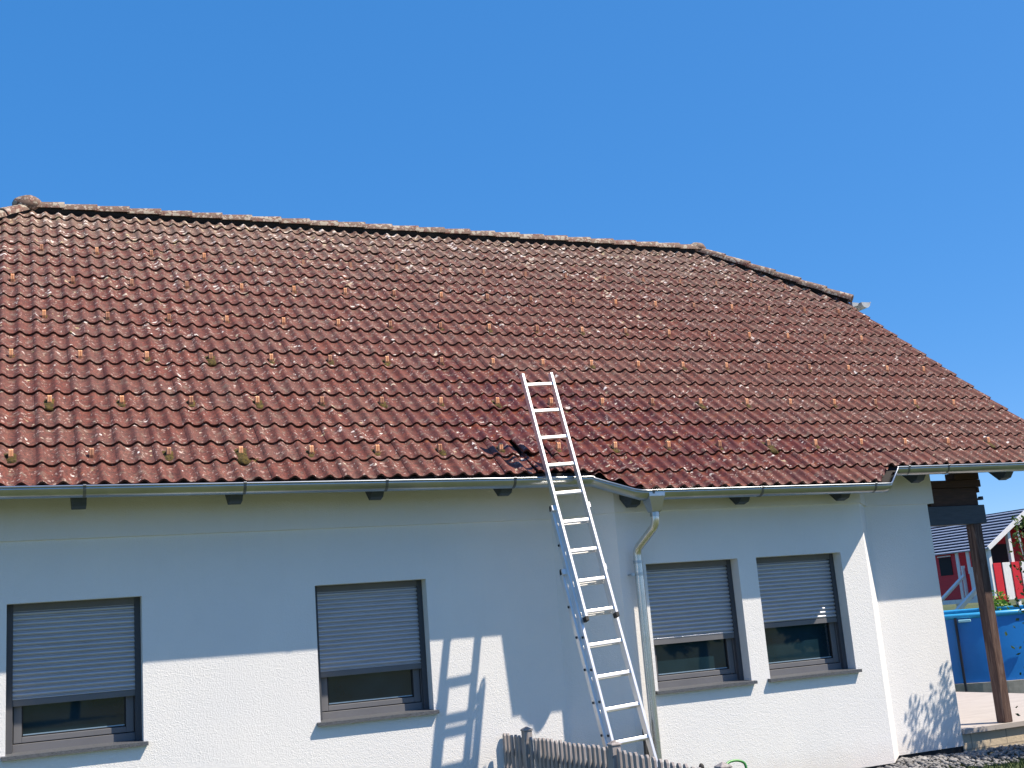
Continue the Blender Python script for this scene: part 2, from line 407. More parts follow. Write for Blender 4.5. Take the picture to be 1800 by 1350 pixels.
bay_ops = [(a-5.2345, b-5.2345, c, d) for a, b, c, d, k, s in WIN if k == 1]
panel(wall, BX[0], BX[1], ZB, ZT, main_ops); panel(wall, BX[1], BX[2], ZB, ZT-.1); panel(wall, BX[2], BX[3], ZB, ZT-.3, bay_ops)
panel(wall, BX[3], BX[4], ZB, ZT-.1); panel(wall, BX[4], BX[5], ZB, ZT)
panel(wall, BX[5], (9.373, 9.05), ZB, ZT); panel(wall, (9.373, 9.05), (-1, 9.05), ZB, ZT); panel(wall, (-1, 9.05), BX[0], ZB, ZT)
wall.build('wall', 'stucco', house, recalc=False)
# gables above the eaves
for x in (9.37, -1.0):
    gb = MB(); gb.prism([(x-.05, .25, ZT-.02), (x-.05, 8.8, ZT-.02), (x-.05, 5.6, 5.8), (x-.05, 3.4, 5.8)], (.1, 0, 0))
    gb.build('gable', 'stucco', house)
# projecting top band, .025 proud, along the whole outline
def offset_poly(pts, o):
    out = []
    n = len(pts)
    for i in range(n):
        dirs = []
        if i: a = V3((*pts[i-1], 0)); b = V3((*pts[i], 0)); dirs.append((b-a).normalized())
        if i < n-1: a = V3((*pts[i], 0)); b = V3((*pts[i+1], 0)); dirs.append((b-a).normalized())
        ns = [V3((d.y, -d.x, 0)) for d in dirs]; m = sum(ns, V3())
        m.normalize(); k = o/m.dot(ns[0]); out.append((pts[i][0]+m.x*k, pts[i][1]+m.y*k))
    return out
band = MB(); bp = offset_poly(BX[:-1]+[(9.45, 0)], .022)
ztop = [ZT, ZT, ZT-.3, ZT-.3, ZT, ZT]
for i in range(5):
    a, b = bp[i], bp[i+1]
    band.add([(a[0], a[1], 2.632), (b[0], b[1], 2.632), (b[0], b[1], ztop[i+1]), (a[0], a[1], ztop[i])], [(0, 1, 2, 3)])
    a2, b2 = BX[i], (BX[i+1] if i < 4 else (9.45, 0))
    band.add([(a[0], a[1], 2.632), (b[0], b[1], 2.632), (b2[0], b2[1]+.01, 2.632), (a2[0], a2[1]+.01, 2.632)], [(0, 3, 2, 1)])
band.add([(9.45, -.022, 2.632), (9.45, .3, 2.632), (9.45, .3, ZT), (9.45, -.022, ZT)], [(0, 1, 2, 3)])
band.add([(9.375, .01, 2.632), (9.45, .01, 2.632), (9.45, .3, 2.632), (9.375, .3, 2.632)], [(0, 3, 2, 1)])
band.build('wall_band', 'stucco', house, recalc=False)
# dark plinth strip
pl = MB(); pp = offset_poly(BX, -.012)
for i in range(5):
    a, b = pp[i], pp[i+1]; pl.add([(a[0], a[1], -.1), (b[0], b[1], -.1), (b[0], b[1], ZB+.002), (a[0], a[1], ZB+.002)], [(0, 1, 2, 3)])
pl.add([(9.36, 0, -.1), (9.36, 9, -.1), (9.36, 9, ZB), (9.36, 0, ZB)], [(0, 1, 2, 3)])
pl.build('plinth', 'plinth', house, recalc=False)

# ---- windows
def make_window(x0, x1, z0, z1, bay, zs, idx):
    yw = -.39 if bay else 0.0
    W, H = x1-x0, z1-z0; yf = yw+REV
    root = MB(); fw_ = .05   # outer fixed frame
    lo = z0+.03
    root.box(x0, x0+fw_, yf, yf+.07, lo, z1); root.box(x1-fw_, x1, yf, yf+.07, lo, z1); root.box(x0+fw_, x1-fw_, yf, yf+.07, lo, lo+.062); root.box(x0+fw_, x1-fw_, yf, yf+.07, z1-.07, z1)
    win = root.build('window', 'frame', house, .003)
    s = MB(); a, b, c, d = x0+fw_+.006, x1-fw_-.006, lo+.068, z1-.08; t = .06
    y_ = yf+.012
    s.box(a, a+t, y_, y_+.05, c, d); s.box(b-t, b, y_, y_+.05, c, d); s.box(a+t, b-t, y_, y_+.05, c, c+.045); s.box(a+t, b-t, y_, y_+.05, d-t, d)
    s.build('sash', 'frame', win, .004)
    s = MB(); e = .01
    s.box(a+t-.001, a+t+e, y_+.012, y_+.03, c+.045, d-t); s.box(b-t-e, b-t+.001, y_+.012, y_+.03, c+.045, d-t); s.box(a+t, b-t, y_+.012, y_+.03, c+.044, c+.045+e)
    s.build('gasket', 'gasket', win)
    s = MB(); s.add([(a+t, y_+.026, c+.04), (b-t, y_+.026, c+.04), (b-t, y_+.026, d-t), (a+t, y_+.026, d-t)], [(0, 1, 2, 3)])
    s.build('pane', 'glass', win, recalc=False)
    s = MB(); s.box(a+t+e, b-t-e, y_+.0245, y_+.0255, c+.045+e, c+.045+e+.009); s.build('spacer_bar', 'spacer', win)
    # guide rails and shutter box lip
    gy = yf-.042; gw = .048
    for q0, q1 in ((x0, x0+gw), (x1-gw, x1)):
        s = MB(); s.box(q0, q1, gy, yf-.002, lo, z1); s.build('guide_rail', 'rail', win, .002)
    s = MB(); s.box(x0+gw, x1-gw, gy+.004, yf-.002, z1-.055, z1-.001); s.build('shutter_box', 'frame', win)
    # roller shutter: curved slats
    s = MB(); pitch = .039; z = z1-.055; A, B = x0+gw-.004, x1-gw+.004; yc = gy+.024
    while z > zs+.045+.004:
        zb = max(z-pitch, zs+.045); prof = []
        hh = z-zb
        n = 5
        for k in range(n+1):
            q = k/n; prof.append((yc-.013*math.sin(math.pi*min(1, q))**.7, z-.007-(hh-.007)*q))
        vs = [(A, p[0], p[1]) for p in prof]+[(B, p[0], p[1]) for p in prof]
        s.add(vs, [(k, k+1, n+2+k, n+1+k) for k in range(n)], True)
        s.add([(A, yc+.006, z-.008), (B, yc+.006, z-.008), (B, yc+.006, z+.001), (A, yc+.006, z+.001)], [(0, 1, 2, 3)])
        z -= pitch
    sh = s.build('roller_shutter', 'shutter', win, recalc=False)
    s = MB(); s.box(A, B, yc-.012, yc+.004, zs, zs+.046); s.build('shutter_bottom_bar', 'frame', win, .002)
    # granite sill
    s = MB(); q = .032
    s.add([(x0-q, yw-.048, z0-.006), (x1+q, yw-.048, z0-.006), (x1+q, yw-.048, z0+.022), (x0-q, yw-.048, z0+.022), (x0-q, yw+.004, z0-.002), (x1+q, yw+.004, z0-.002), (x1+q, yw-.001, z0+.025), (x0-q, yw-.001, z0+.025),
           (x0+.001, yw-.001, z0+.025), (x1-.001, yw-.001, z0+.025), (x1-.001, yf+.02, z0+.034), (x0+.001, yf+.02, z0+.034)],
          [(0, 1, 2, 3), (3, 2, 6, 7), (0, 4, 5, 1), (0, 3, 7, 4), (1, 5, 6, 2), (8, 9, 10, 11)])
    s.build('sill', 'granite', win, recalc=False)
    s = MB(); s.box(x0+.02, x1-.02, yf+.14, yf+.15, z0, z1); s.build('curtain', 'inner', win)
for i, (a, b, c, d, k, s) in enumerate(WIN): make_window(a, b, c, d, k, s, i)

# ---- roof tiles
def hx(row, right):     # x limit of the hip line at a row
    t = max(0, (row-HIP)/(RIDGE-HIP))
    return XR+(XRR-XR)*t if right else XL+(XRL-XL)*t
def wetness(x, row):
    a = math.exp(-((x-5.0)/1.2)**2-((row-1.0)/3.3)**2)*1.1
    b = math.exp(-((x-6.7)/2.3)**2-((row+.9)/3.0)**2)*1.1
    c = .45*math.exp(-((x-4.3)/.5)**2-((row-4.2)/1.6)**2)
    q = a+b+c+.25*noise.noise(V3((x*1.3, row*.5, 2)))
    return max(0, min(1, q+random.uniform(-.28, .28)*min(1, q*2)))
AMP = .037
def wave(x): return AMP*(.5-.5*math.cos(2*math.pi*(x-X0)/.15))**1.7
NU = 16
def tile(mb, xa, row, dz=0, dv=0, rot=0, dx=0, broken=None, tilt=0):
    L = G_+.055; vs = []; vv = [0, .012, .11, .21, L]; rnd = random.random()
    cx, cv = xa+.15, G_/2
    def P(u, v, h):
        x = xa+.3*u; h += tilt*(x-cx)+dz
        X, Vv = x-cx, v-cv
        X, Vv = X*math.cos(rot)-Vv*math.sin(rot), X*math.sin(rot)+Vv*math.cos(rot)
        return RP(cx+X+dx, row+(cv+Vv+dv)/G_, h)
    H = lambda u, v: -.053+.029*(1-v/L)+wave(xa+.3*u)
    tint = (rnd, max(0, min(1, row/19)), wetness(cx, row))
    us = [i/NU for i in range(NU+1)]
    if broken: us = [u for u in us if broken[0] <= u <= broken[1]]
    n = len(us)
    top = [P(u, v, H(u, v)+(.0 if v > .001 else -.003)) for v in vv for u in us]
    fs = [(j*n+i, j*n+i+1, (j+1)*n+i+1, (j+1)*n+i) for j in range(len(vv)-1) for i in range(n-1)]
    mb.add(top, fs, True, tint)
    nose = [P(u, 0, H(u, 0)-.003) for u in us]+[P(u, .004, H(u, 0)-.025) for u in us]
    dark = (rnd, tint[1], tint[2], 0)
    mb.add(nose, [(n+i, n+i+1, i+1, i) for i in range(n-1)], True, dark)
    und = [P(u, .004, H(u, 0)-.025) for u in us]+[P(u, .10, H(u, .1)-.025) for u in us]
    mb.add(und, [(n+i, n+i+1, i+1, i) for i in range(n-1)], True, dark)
    # side lap
    for k, q in ((0, us[0]), (1, us[-1])):
        a = [P(q, v, H(q, v)) for v in vv]; b = [P(q, v, H(q, v)-.016) for v in vv]; m_ = len(vv)
        mb.add(a+b, [(i, i+1, m_+i+1, m_+i) if k else (m_+i, m_+i+1, i+1, i) for i in range(m_-1)], False, tint)
XT = X0-.075-.0375   # tile joints
def jig():
    if random.random() < .03: return dict(dz=random.uniform(0, .006), dv=random.uniform(-.02, .02), rot=random.uniform(-.02, .02), tilt=random.uniform(-.02, .02))
    return dict(dz=random.uniform(-.0025, .0025), dv=random.uniform(-.005, .005), rot=random.uniform(-.006, .006))
special = {(0, 13): dict(dz=-.002, rot=.01), (0, 14): dict(dz=.004, rot=-.02),
           (0, 15): dict(dz=-.004, dv=.03, rot=.07, tilt=.03, broken=(.06, 1)), (0, 16): dict(dz=.004, dv=.012, rot=-.02, tilt=-.02),
           (1, 13): dict(rot=.01), (1, 14): dict(dz=.006, dv=.006, rot=-.025, tilt=.02, broken=(0, .9)),
           (1, 15): dict(dz=.014, dv=.045, rot=.05, tilt=-.05, broken=(0, .88)), (1, 16): dict(dz=.0, dv=.0, rot=-.01)}
rows = []
lower = MB(); upper = MB(); c0, c1 = -5, 38
for k in range(0, 21):
    row = E0+k
    for c in range(c0, c1):
        xa = XT+.3*c
        if row < HIP-1:
            if xa < XL-.2 or xa+.3 > XR+.06: continue
            sp = special.get((k, c)); tile(lower, xa, row, **(sp if sp else jig()))
        else:
            if xa < hx(row, 0)-.5 or xa > hx(row, 1)+.3: continue
            tile(upper, xa, row, **jig())
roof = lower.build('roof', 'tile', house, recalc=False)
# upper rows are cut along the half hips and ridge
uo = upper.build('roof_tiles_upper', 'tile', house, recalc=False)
def cut(o, pt, nrm):
    bm = bmesh.new(); bm.from_mesh(o.data)
    bmesh.ops.bisect_plane(bm, geom=bm.verts[:]+bm.edges[:]+bm.faces[:], plane_co=pt, plane_no=nrm, clear_outer=True)
    bm.to_mesh(o.data); bm.free()
nR = V3((0, -sP, cP))
d = RP(XRR, RIDGE)-RP(XR, HIP); cut(uo, RP(XR+.02, HIP), d.cross(nR)*1.0)
d = RP(XRL, RIDGE)-RP(XL, HIP); cut(uo, RP(XL, HIP), nR.cross(d))
cut(uo, RP(0, RIDGE-.1), V3((0, cP, sP)))
# the extra row above the bay, cut diagonally at both ends
bay = MB()
for c in range(15, 29): tile(bay, XT+.3*c, E0-1, **jig())
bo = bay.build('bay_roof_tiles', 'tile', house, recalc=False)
cut(bo, V3((5.02, -.52, 0)), V3((-.244, -.34, 0))); cut(bo, V3((8.44, -.52, 0)), V3((.244, -.34, 0)))
# half-hip faces, back slope, deck
yr = RP(0, RIDGE).y; zr = RP(0, RIDGE).z
def corr(p00, p10, p11, p01, nu, nv, amp=.03):
    mb = MB(); vs = []
    p00, p10, p11, p01 = map(V3, (p00, p10, p11, p01)); nn = (p10-p00).cross(p01-p00).normalized()
    for j in range(nv+1):
        for i in range(nu+1):
            u, v = i/nu, j/nv; p = (p00*(1-u)+p10*u)*(1-v)+(p01*(1-u)+p11*u)*v
            vs.append(p+nn*amp*(.5+.5*math.cos(math.pi*i)))
    mb.add(vs, [(j*(nu+1)+i, j*(nu+1)+i+1, (j+1)*(nu+1)+i+1, (j+1)*(nu+1)+i) for j in range(nv) for i in range(nu)], True, (.5, .6, .1)); return mb
dn = -.055
hipF = RP(XR, HIP, dn); hipB = V3((XR, 2*yr-hipF.y, hipF.z)); apex = RP(XRR, RIDGE, dn)
corr(hipF, hipB, apex, apex, 40, 18).build('half_hip_roof', 'tile', house)
hipF2 = RP(XL, HIP, dn); hipB2 = V3((XL, 2*yr-hipF2.y, hipF2.z)); apex2 = RP(XRL, RIDGE, dn)
corr(hipB2, hipF2, apex2, apex2, 40, 18).build('half_hip_roof', 'tile', house)
bk = MB(); e = RP(0, E0, -.04); yb = 2*yr-e.y
bk.add([(XL, yb, e.z), (XR, yb, e.z), (XR, hipB.y, hipB.z), (XRR, yr, zr-.05), (XRL, yr, zr-.05), (XL, hipB2.y, hipB2.z)], [(0, 1, 2, 3, 4, 5)], False, (.5, .5, .1))
bk.build('back_roof', 'tile', house)
dk = MB(); D1, D2 = -.088, -.116
def slab(mb, pts, a, b):
    t = [RP(x, r, a) for x, r in pts]; u = [RP(x, r, b) for x, r in pts]; n = len(pts)
    mb.add(t+u, [tuple(range(n)), tuple(range(2*n-1, n-1, -1))]+[(i, n+i, n+(i+1) % n, (i+1) % n) for i in range(n)])
slab(dk, [(XL+.05, E0+.12), (XR-.05, E0+.12), (XR-.05, HIP), (XRR, RIDGE-.2), (XRL, RIDGE-.2), (XL+.05, HIP)], D1, D2)
slab(dk, [(5.36, E0-.86), (8.1, E0-.86), (8.40, E0+.115), (5.06, E0+.115)], D1, D2)
dk.build('roof_deck', 'deck', house)
ft = MB(); slab(ft, [(XL+.06, E0-.16), (XR-.06, E0-.16), (XR-.06, HIP), (XRR, RIDGE-.25), (XRL, RIDGE-.25), (XL+.06, HIP)], D1+.008, D1+.002)  # underlay carried past the eave, added to block sun leaking onto the wall
slab(ft, [(5.32, E0-1.14), (8.15, E0-1.14), (8.50, E0-.161), (4.95, E0-.161)], D1+.008, D1+.002)  # bay underlay widened at the diagonals, also to block stray sun
ft.build('roof_felt', 'felt', house)
# eaves board behind the gutters, coloured black for the deep shade there
eb = MB()
def ln(a, b): eb.bar(a, b, .012, .05, side=(0, 0, 1)) if 0 else eb.obox((V3(a)+V3(b))/2, (V3(b)-V3(a)).normalized(), V3((0, 0, 1)).cross((V3(b)-V3(a)).normalized()), (0, 0, 1), (V3(b)-V3(a)).length/2, .008, .05)
ln((XL+.05, -.46, 2.985), (5.02, -.46, 2.955)); ln((5.37, -.69, 2.79), (8.1, -.69, 2.79)); ln((8.46, -.46, 2.975), (XR-.05, -.46, 2.985))
eb.build('fascia', 'felt', house)

# ---- ridge and hip caps
def caps(mb, a, b, nlen=.385, r=.105, start=0):
    a, b = V3(a), V3(b); L = (b-a).length; d = (b-a)/L; n = int(round(L/nlen)); st = L/n
    sd = d.cross(V3((0, 0, 1))).normalized(); uu = sd.cross(d)
    for i in range(n):
        p0 = a+d*(i*st-.03); p1 = a+d*((i+1)*st); ra, rb = r*1.12, r*.95
        lift = random.uniform(-.004, .004); rr = random.random(); m = 11
        A = []; B = []; A2 = []; B2 = []
        for k in range(m):
            t = math.pi*(k/(m-1)); ex, ez = math.cos(t), math.sin(t)**.8
            A.append(p0+sd*ex*ra+uu*(ez*ra*.92+lift-.02)); B.append(p1+sd*ex*rb+uu*(ez*rb*.92+lift-.03))
            A2.append(p0+sd*ex*(ra-.018)+uu*(ez*(ra-.018)*.92+lift-.02)); B2.append(p1+sd*ex*(rb-.018)+uu*(ez*(rb-.018)*.92+lift-.03))
        t = (rr, .95, 0)
        mb.add(A+B, [(k, k+1, m+k+1, m+k) for k in range(m-1)], True, t)
        mb.add(A2+B2, [(m+k, m+k+1, k+1, k) for k in range(m-1)], True, t)
        mb.add(A+A2, [(k, k+1, m+k+1, m+k) for k in range(m-1)], False, t)
        mb.add(B+B2, [(k, k+1, m+k+1, m+k) for k in range(m-1)], False, t)
        for e in (0, m-1): mb.add([A[e], A2[e], B2[e], B[e]], [(0, 1, 2, 3)], False, t)
rz = zr+.005
cp_ = MB(); caps(cp_, (XRR, yr, rz), (XRL, yr, rz)); cp_.build('ridge_caps', 'ridge', house)
for q0, q1 in (((XRR, yr, rz-.02), (XRL, yr, rz-.02)), (RP(XR, HIP+.15, -.01), (XRR+.02, yr, rz-.04)), (RP(XL, HIP+.15, -.01), (XRL-.02, yr, rz-.04))):
    mb = MB(); mb.tube([q0, q1], .082, 8); mb.build('ridge_mortar', 'felt', house)
cp_ = MB(); a = RP(XR, HIP+.1, .02); caps(cp_, a, (XRR+.02, yr, rz-.01), r=.10); cp_.build('hip_caps', 'ridge', house)
cp_ = MB(); a = RP(XL, HIP+.1, .02); caps(cp_, a, (XRL-.02, yr, rz-.01), r=.10); cp_.build('hip_caps', 'ridge', house)
cp_ = MB(); cp_.blob((XRR, yr, rz+.02), .15, .12, .095, .1, 3, 3, (.4, 1, 0)); cp_.build('ridge_end_cap', 'ridge', house)
cp_ = MB(); cp_.blob((XRL, yr, rz+.03), .18, .14, .115, .1, 5, 3, (.4, 1, 0)); cp_.build('ridge_end_cap', 'ridge', house)

# ---- snow guards with moss
def guard(x, row, dull):
    mb = MB(); hw = .0185; b = -.06
    prof = [(0, b), (0, b+.022), (.008, -.002), (.034, .038), (.050, .038), (.085, b)]
    x += random.uniform(-.008, .008)
    for off, wd in ((-hw*.55, hw*.42), (hw*.55, hw*.42), (0, hw*.5)):
        dd = .004 if off == 0 else 0
        pa = [RP(x+off-wd, row+(v+dd-.05)/G_, h-dd) for v, h in prof]; pb = [RP(x+off+wd, row+(v+dd-.05)/G_, h-dd) for v, h in prof]; n = len(prof)
        mb.add(pa+pb, [tuple(range(n)), tuple(range(2*n-1, n-1, -1))]+[(i, n+i, n+(i+1) % n, (i+1) % n) for i in range(n)])
    return mb.build('snow_guard', 'claydull' if dull else 'clay', house, .002)
allg = []
for r in range(6):
    row = 3*r; i = 0
    for i in range(-2, 20):
        x = X0+.6*i+(.3 if r % 2 else 0)
        if x < -.3-.02*r*0 or x > hx(row, 1)-.35 or x > 11.0: continue
        allg.append((r, x, row))
random.seed(11)
vis = [a for a in allg]
extra = MB()
for n, (r, x, row) in enumerate(vis):
    if n < 100:
        go = guard(x, row, random.random() < (.15+.08*r))
        s = {0: 1.15, 1: 1.15, 2: .95, 3: .75, 4: .6, 5: .4}[r]*random.choice((.35, .7, .9, 1.1, 1.3))*random.uniform(.8, 1.1)
        if x > 7.5: s *= .85
        if s > .3:
            mb = MB(); sx = random.uniform(-.006, .022)
            for q in range(3):
                c = RP(x+sx*(q+.3)+random.uniform(-.02, .02), row+.02-.13*q*s, -.040+.006*s)
                mb.blob(c, (.050+.014*random.random())*s, .038*s, .017*s, .6, n+q*7, 2, axes=(V3((1, 0, 0)), V3((0, cP, sP)), nR), fs=3)
            mb.build('moss', 'moss', go)
    else:
        mbx = MB(); extra.add([RP(x+a, row+b/G_, h) for a, b, h in ((-.016, -.05, -.05), (.016, -.05, -.05), (.016, -.01, .02), (-.016, -.01, .02), (-.016, .02, -.05), (.016, .02, -.05))], [(0, 1, 2, 3), (3, 2, 5, 4), (0, 3, 4), (1, 5, 2)])
if extra.v: kind(extra.build('snow_guards_near_ridge', 'claydull', house), 'stuff')
random.seed(23)

# ---- gutters
def gprof(r=.078, t=.004, n=12):
    # open half round, bead at the outer lip; a>0 = side = d x up
    o = [(r*math.cos(math.pi+math.pi*k/n), r*math.sin(math.pi+math.pi*k/n)) for k in range(n+1)]
    i = [((r-t)*math.cos(2*math.pi-math.pi*k/n), (r-t)*math.sin(2*math.pi-math.pi*k/n)) for k in range(n+1)]
    return o+i
def gutter(path, name='gutter'):
    mb = MB(); mb.sweep(path, gprof(), True, True)
    # bead on the outer (camera-side) lip
    n = len(path); bead = []
    for i in range(n):
        P = [V3(p) for p in path]
        d0 = (P[i]-P[i-1]).normalized() if i else (P[1]-P[0]).normalized(); d1 = (P[i+1]-P[i]).normalized() if i < n-1 else d0
        d_ = (d0+d1).normalized(); sd = d_.cross(V3((0, 0, 1))).normalized(); bead.append(P[i]+sd*(.078/max(.3, d_.dot(d1)))+V3((0, 0, .002)))
    mb.tube(bead, .0095, 8)
    return mb.build(name, 'zinc', house, recalc=True)
GR = .082
zl = 2.945
pL = [(XL, -.596+GR, zl+.045), (1.5, -.596+GR, zl+.022), (4.964-.005, -.596+GR, zl)]
gp = pL[:-1]+[(4.962, -.596+GR, zl), (5.327, -.84+GR, 2.775), (8.145, -.84+GR, 2.769), (8.481, -.596+GR, 2.966), (XR+.03, -.596+GR, 2.985)]
gq = [gp[0], gp[1]]
for i in range(2, 6):
    p, a_, b_ = V3(gp[i]), V3(gp[i-1]), V3(gp[i+1]); gq += [tuple(p+(a_-p).normalized()*.045), tuple(p), tuple(p+(b_-p).normalized()*.045)]
gutter(gq+[gp[-1]])
def coll(x, y, z, wd=.012, rr=.0825):
    mb = MB(); pr = [(rr*math.cos(math.pi+math.pi*k/12), rr*math.sin(math.pi+math.pi*k/12)) for k in range(13)]
    mb.sweep([(x-wd, y, z), (x+wd, y, z)], pr+[(a*.955, b*.955) for a, b in reversed(pr)], True, True)
    mb.tube([(x-wd, y-.079, z+.003), (x+wd, y-.079, z+.003)], .012, 8)
    return mb.build('gutter_bracket', 'zincold', house)
def zg(x): return zl+.045-.045*(x-XL)/(4.96-XL)
for x in (.545, 1.77, 2.97, 4.16): coll(x, -.596+GR, zg(x))
for x in (5.42, 6.62, 7.98): coll(x, -.84+GR, 2.772)
for x in (8.66, 9.20): coll(x, -.596+GR, 2.972)
# half-hip gutter end showing past the verge
gx, gz, gr = XR+.17, hipF.z-.0, .082
mb = MB(); mb.sweep([(gx, hipF.y-.16, gz), (gx, hipB.y+.16, gz)], gprof(gr), True, True); mb.tube([(gx+gr, hipF.y-.16, gz), (gx+gr, hipB.y+.16, gz)], .010, 8)
hcap = [(gx+(gr-.003)*math.cos(math.pi+math.pi*k/12), hipF.y-.159, gz+(gr-.003)*math.sin(math.pi+math.pi*k/12)) for k in range(13)]
mb.prism(hcap, (0, .003, 0)); mb_ = mb; mb.prism([(XR-.03, hipF.y-.1, gz+.01), (gx-gr, hipF.y-.1, gz+.005), (gx-gr, hipF.y-.1, gz-.03), (XR-.03, hipF.y-.1, gz-.06)], (0, .5, 0)); mb.build('half_hip_gutter', 'zincmatte', house)

# ---- rainwater head + downpipe
hd = MB(); cx, cy = 5.452, -.84+GR
def ring(z, hx_, hy_): return [(cx-hx_, cy-hy_, z), (cx+hx_, cy-hy_, z), (cx+hx_, cy+hy_, z), (cx-hx_, cy+hy_, z)]
R_ = [ring(2.765, .085, .078), ring(2.725, .082, .078), ring(2.60, .05, .05), ring(2.585, .046, .046)]
for a in range(3): hd.add(R_[a]+R_[a+1], [(k, (k+1) % 4, 4+(k+1) % 4, 4+k) for k in range(4)])
hd.add(R_[0], [(0, 1, 2, 3)])
hopper = hd.build('rainwater_head', 'zinc', house, .004)
def smooth_path(pts, n=6):
    P = [V3(p) for p in pts]; out = [P[0]]
    for i in range(1, len(P)-1):
        a, b, c = P[i-1], P[i], P[i+1]; k = min((b-a).length, (c-b).length)*.42
        p0 = b-(b-a).normalized()*k; p1 = b+(c-b).normalized()*k
        for j in range(n+1):
            t = j/n; out.append(p0*(1-t)**2+b*2*t*(1-t)+p1*t*t)
    out.append(P[-1]); return out
px_, py_ = 5.385, -.475
dp = MB(); dp.tube(smooth_path([(cx, cy, 2.62), (cx, cy, 2.47), (px_, py_, 2.27), (px_, py_, 2.14)], 8), .039, 16)
dp.tube([(px_, py_, 2.16), (px_, py_, -.08)], .042, 16)
pipe = dp.build('downpipe', 'steel', house)
for z in (2.155, 2.045): 
    mb = MB(); mb.tube([(px_, py_, z-.014), (px_, py_, z+.014)], .046, 16)
    if z < 2.1: mb.box(px_-.085, px_-.045, py_-.006, py_+.006, z-.012, z+.012); mb.tube([(px_-.07, py_-.01, z), (px_-.07, py_+.12, z)], .007, 8)
    mb.build('pipe_clamp', 'zinc', pipe)
mb = MB(); mb.tube([(cx, cy, 2.585), (cx, cy, 2.545)], .044, 16); mb.build('pipe_collar', 'zinc', hopper)

# ---- rafter tails
def rafter(x, ye, ztop, zo=0):
    # follows roof slope, tail cut; ye = y of its outer end
    hd_ = .075
    t = (ye-YA)/(G_*cP); a = RP(x, t, -.118); b = RP(x, t+2.4, -.118)
    n = nR
    pts = [a, b, b-n*.165, a-n*.165+V3((0, cP, sP))*.05, a-n*.10]
    mb = MB(); mb.prism([p-V3((.055, 0, 0)) for p in pts], (.11, 0, 0)); mb.build('rafter_tail', 'bluewood', house, .006)
for x in (-.70, .515, 1.727, 2.936, 4.147): rafter(x, -.53, 0)
rafter(5.345, -.74, 0)
for x in (6.54, 7.75): rafter(x, -.755, 0)
for x in (8.96, 10.211): rafter(x, -.53, 0)

# ---- porch timber
mb = MB(); mb.box(9.378, 10.205, 0.0, .14, 2.385, 2.597); mb.build('porch_beam', 'bluewood', house, .006)
mb = MB(); mb.box(9.452, 10.15, .03, .12, 2.600, 2.80); mb.build('porch_panel', 'brownwood', house, .004)
mb = MB(); mb.box(9.452, 10.20, .0, .15, 2.803, 2.885); mb.box(9.83, 10.19, .0, .15, 2.888, 2.97)
mb.box(10.151, 10.185, .02, .10, 2.74, 2.80); mb.build('porch_purlin', 'brownwood', house, .004)
mb = MB(); mb.box(10.005, 10.12, .004, .128, .217, 2.384); mb.build('porch_post', 'post', house, .008)
mb = MB(); mb.box(10.15, 10.235, .03, .07, 2.655, 2.675); mb.box(10.195, 10.235, .03, .07, 2.675, 2.695); mb.build('beam_hook', 'darkmetal', house)

# ------------------------------------------------------------------ LADDER
th = math.radians(75)
LD = V3((-.056, math.cos(th), math.sin(th))).normalized()          # up the ladder
LX = V3((1, 0, 0)); LX = (LX-LD*LX.dot(LD)).normalized(); LN = LX.cross(LD).normalized()  # LN points away from the wall? fixed below
if LN.y > 0: LN = -LN
P0 = V3((4.607, -.655, 2.955))    # centre of the front section where it passes the gutter lip
lad = thing('extension_ladder', 'silver three-section aluminium extension ladder leaning on the gutter', 'ladder', (4.7, -1.45, 0))
def lp(z, off): # point on ladder centre line at height z, off metres towards the wall
    t = (z-P0.z)/LD.z; return P0+LD*t-LN*off
def section(z0, z1, w_, off, rz0, name):
    a, b = lp(z0, off), lp(z1, off); sec = MB()
    root = None
    hw, hd2, t = .0125, .029, .0025
    for sgn in (-1, 1):
        mb = MB(); c = LX*sgn*(w_/2-hw)
        # hollow C profile: front flange, back flange, web outside
        mb.bar(a+c, b+c, hw, hd2, side=LX)
        st = mb.build('ladder_section' if root is None else 'stile', 'alu', lad if root is None else root, .003)
        if root is None: root = st
        mb = MB(); mb.bar(a+c-LD*.03, a+c+LD*.012, hw+.003, hd2+.003, side=LX); mb.build('rubber_foot', 'rubber', root, .004)
    z = rz0
    while z < z1-.06:
        if z > z0+.03:
            p = lp(z, off); mb = MB(); mb.obox(p, LX, LN, LD, w_/2-.024, .016, .0145); mb.build('rung', 'alu', root, .004)
        z += .2735*LD.z
    return root
T = .2735*LD.z
r_top = 3.852
rz = r_top
while rz > .1: rz -= T
r1 = section(1.69, 3.958, .322, 0, rz, 'front')
r2 = section(.43, 2.66, .374, .062, rz-.0, 'middle')
r3 = section(-.055, 2.11, .426, .124, rz-.0, 'rear')
def hooks(z, off, w_, root):
    for s in (-1, 1):
        mb = MB(); c = lp(z, off)+LX*s*(w_/2-.012)
        arc = [c-LN*(.02*math.cos(t)-.0)+LN*.0+LD*(.04*math.sin(t)) for t in [math.pi*k/8 for k in range(9)]]
        arc.append(arc[-1]-LD*.06+LN*.0); mb.tube(arc, .009, 8); mb.build('guide_hook', 'rubber', root)
        mb = MB(); mb.bar(c+LD*-.02+LN*.05, c+LD*.03+LN*.05, .02, .012, side=LX); mb.build('guide_clip', 'alu', root, .003)
hooks(2.665, .062, .374, r2); hooks(2.115, .124, .426, r3)
for off, w_, root, zz in ((.062, .374, r2, (.75, 1.02, 1.28, 1.55, 2.35)), (.124, .426, r3, (.5, .77, 1.03, 1.3, 1.57, 1.83))):
    for z in zz:
        mb = MB(); c = lp(z, off)-LX*(w_/2+.003); mb.tube([c, c-LX*.006], .011, 8); mb.build('rung_plug', 'rubber', root)

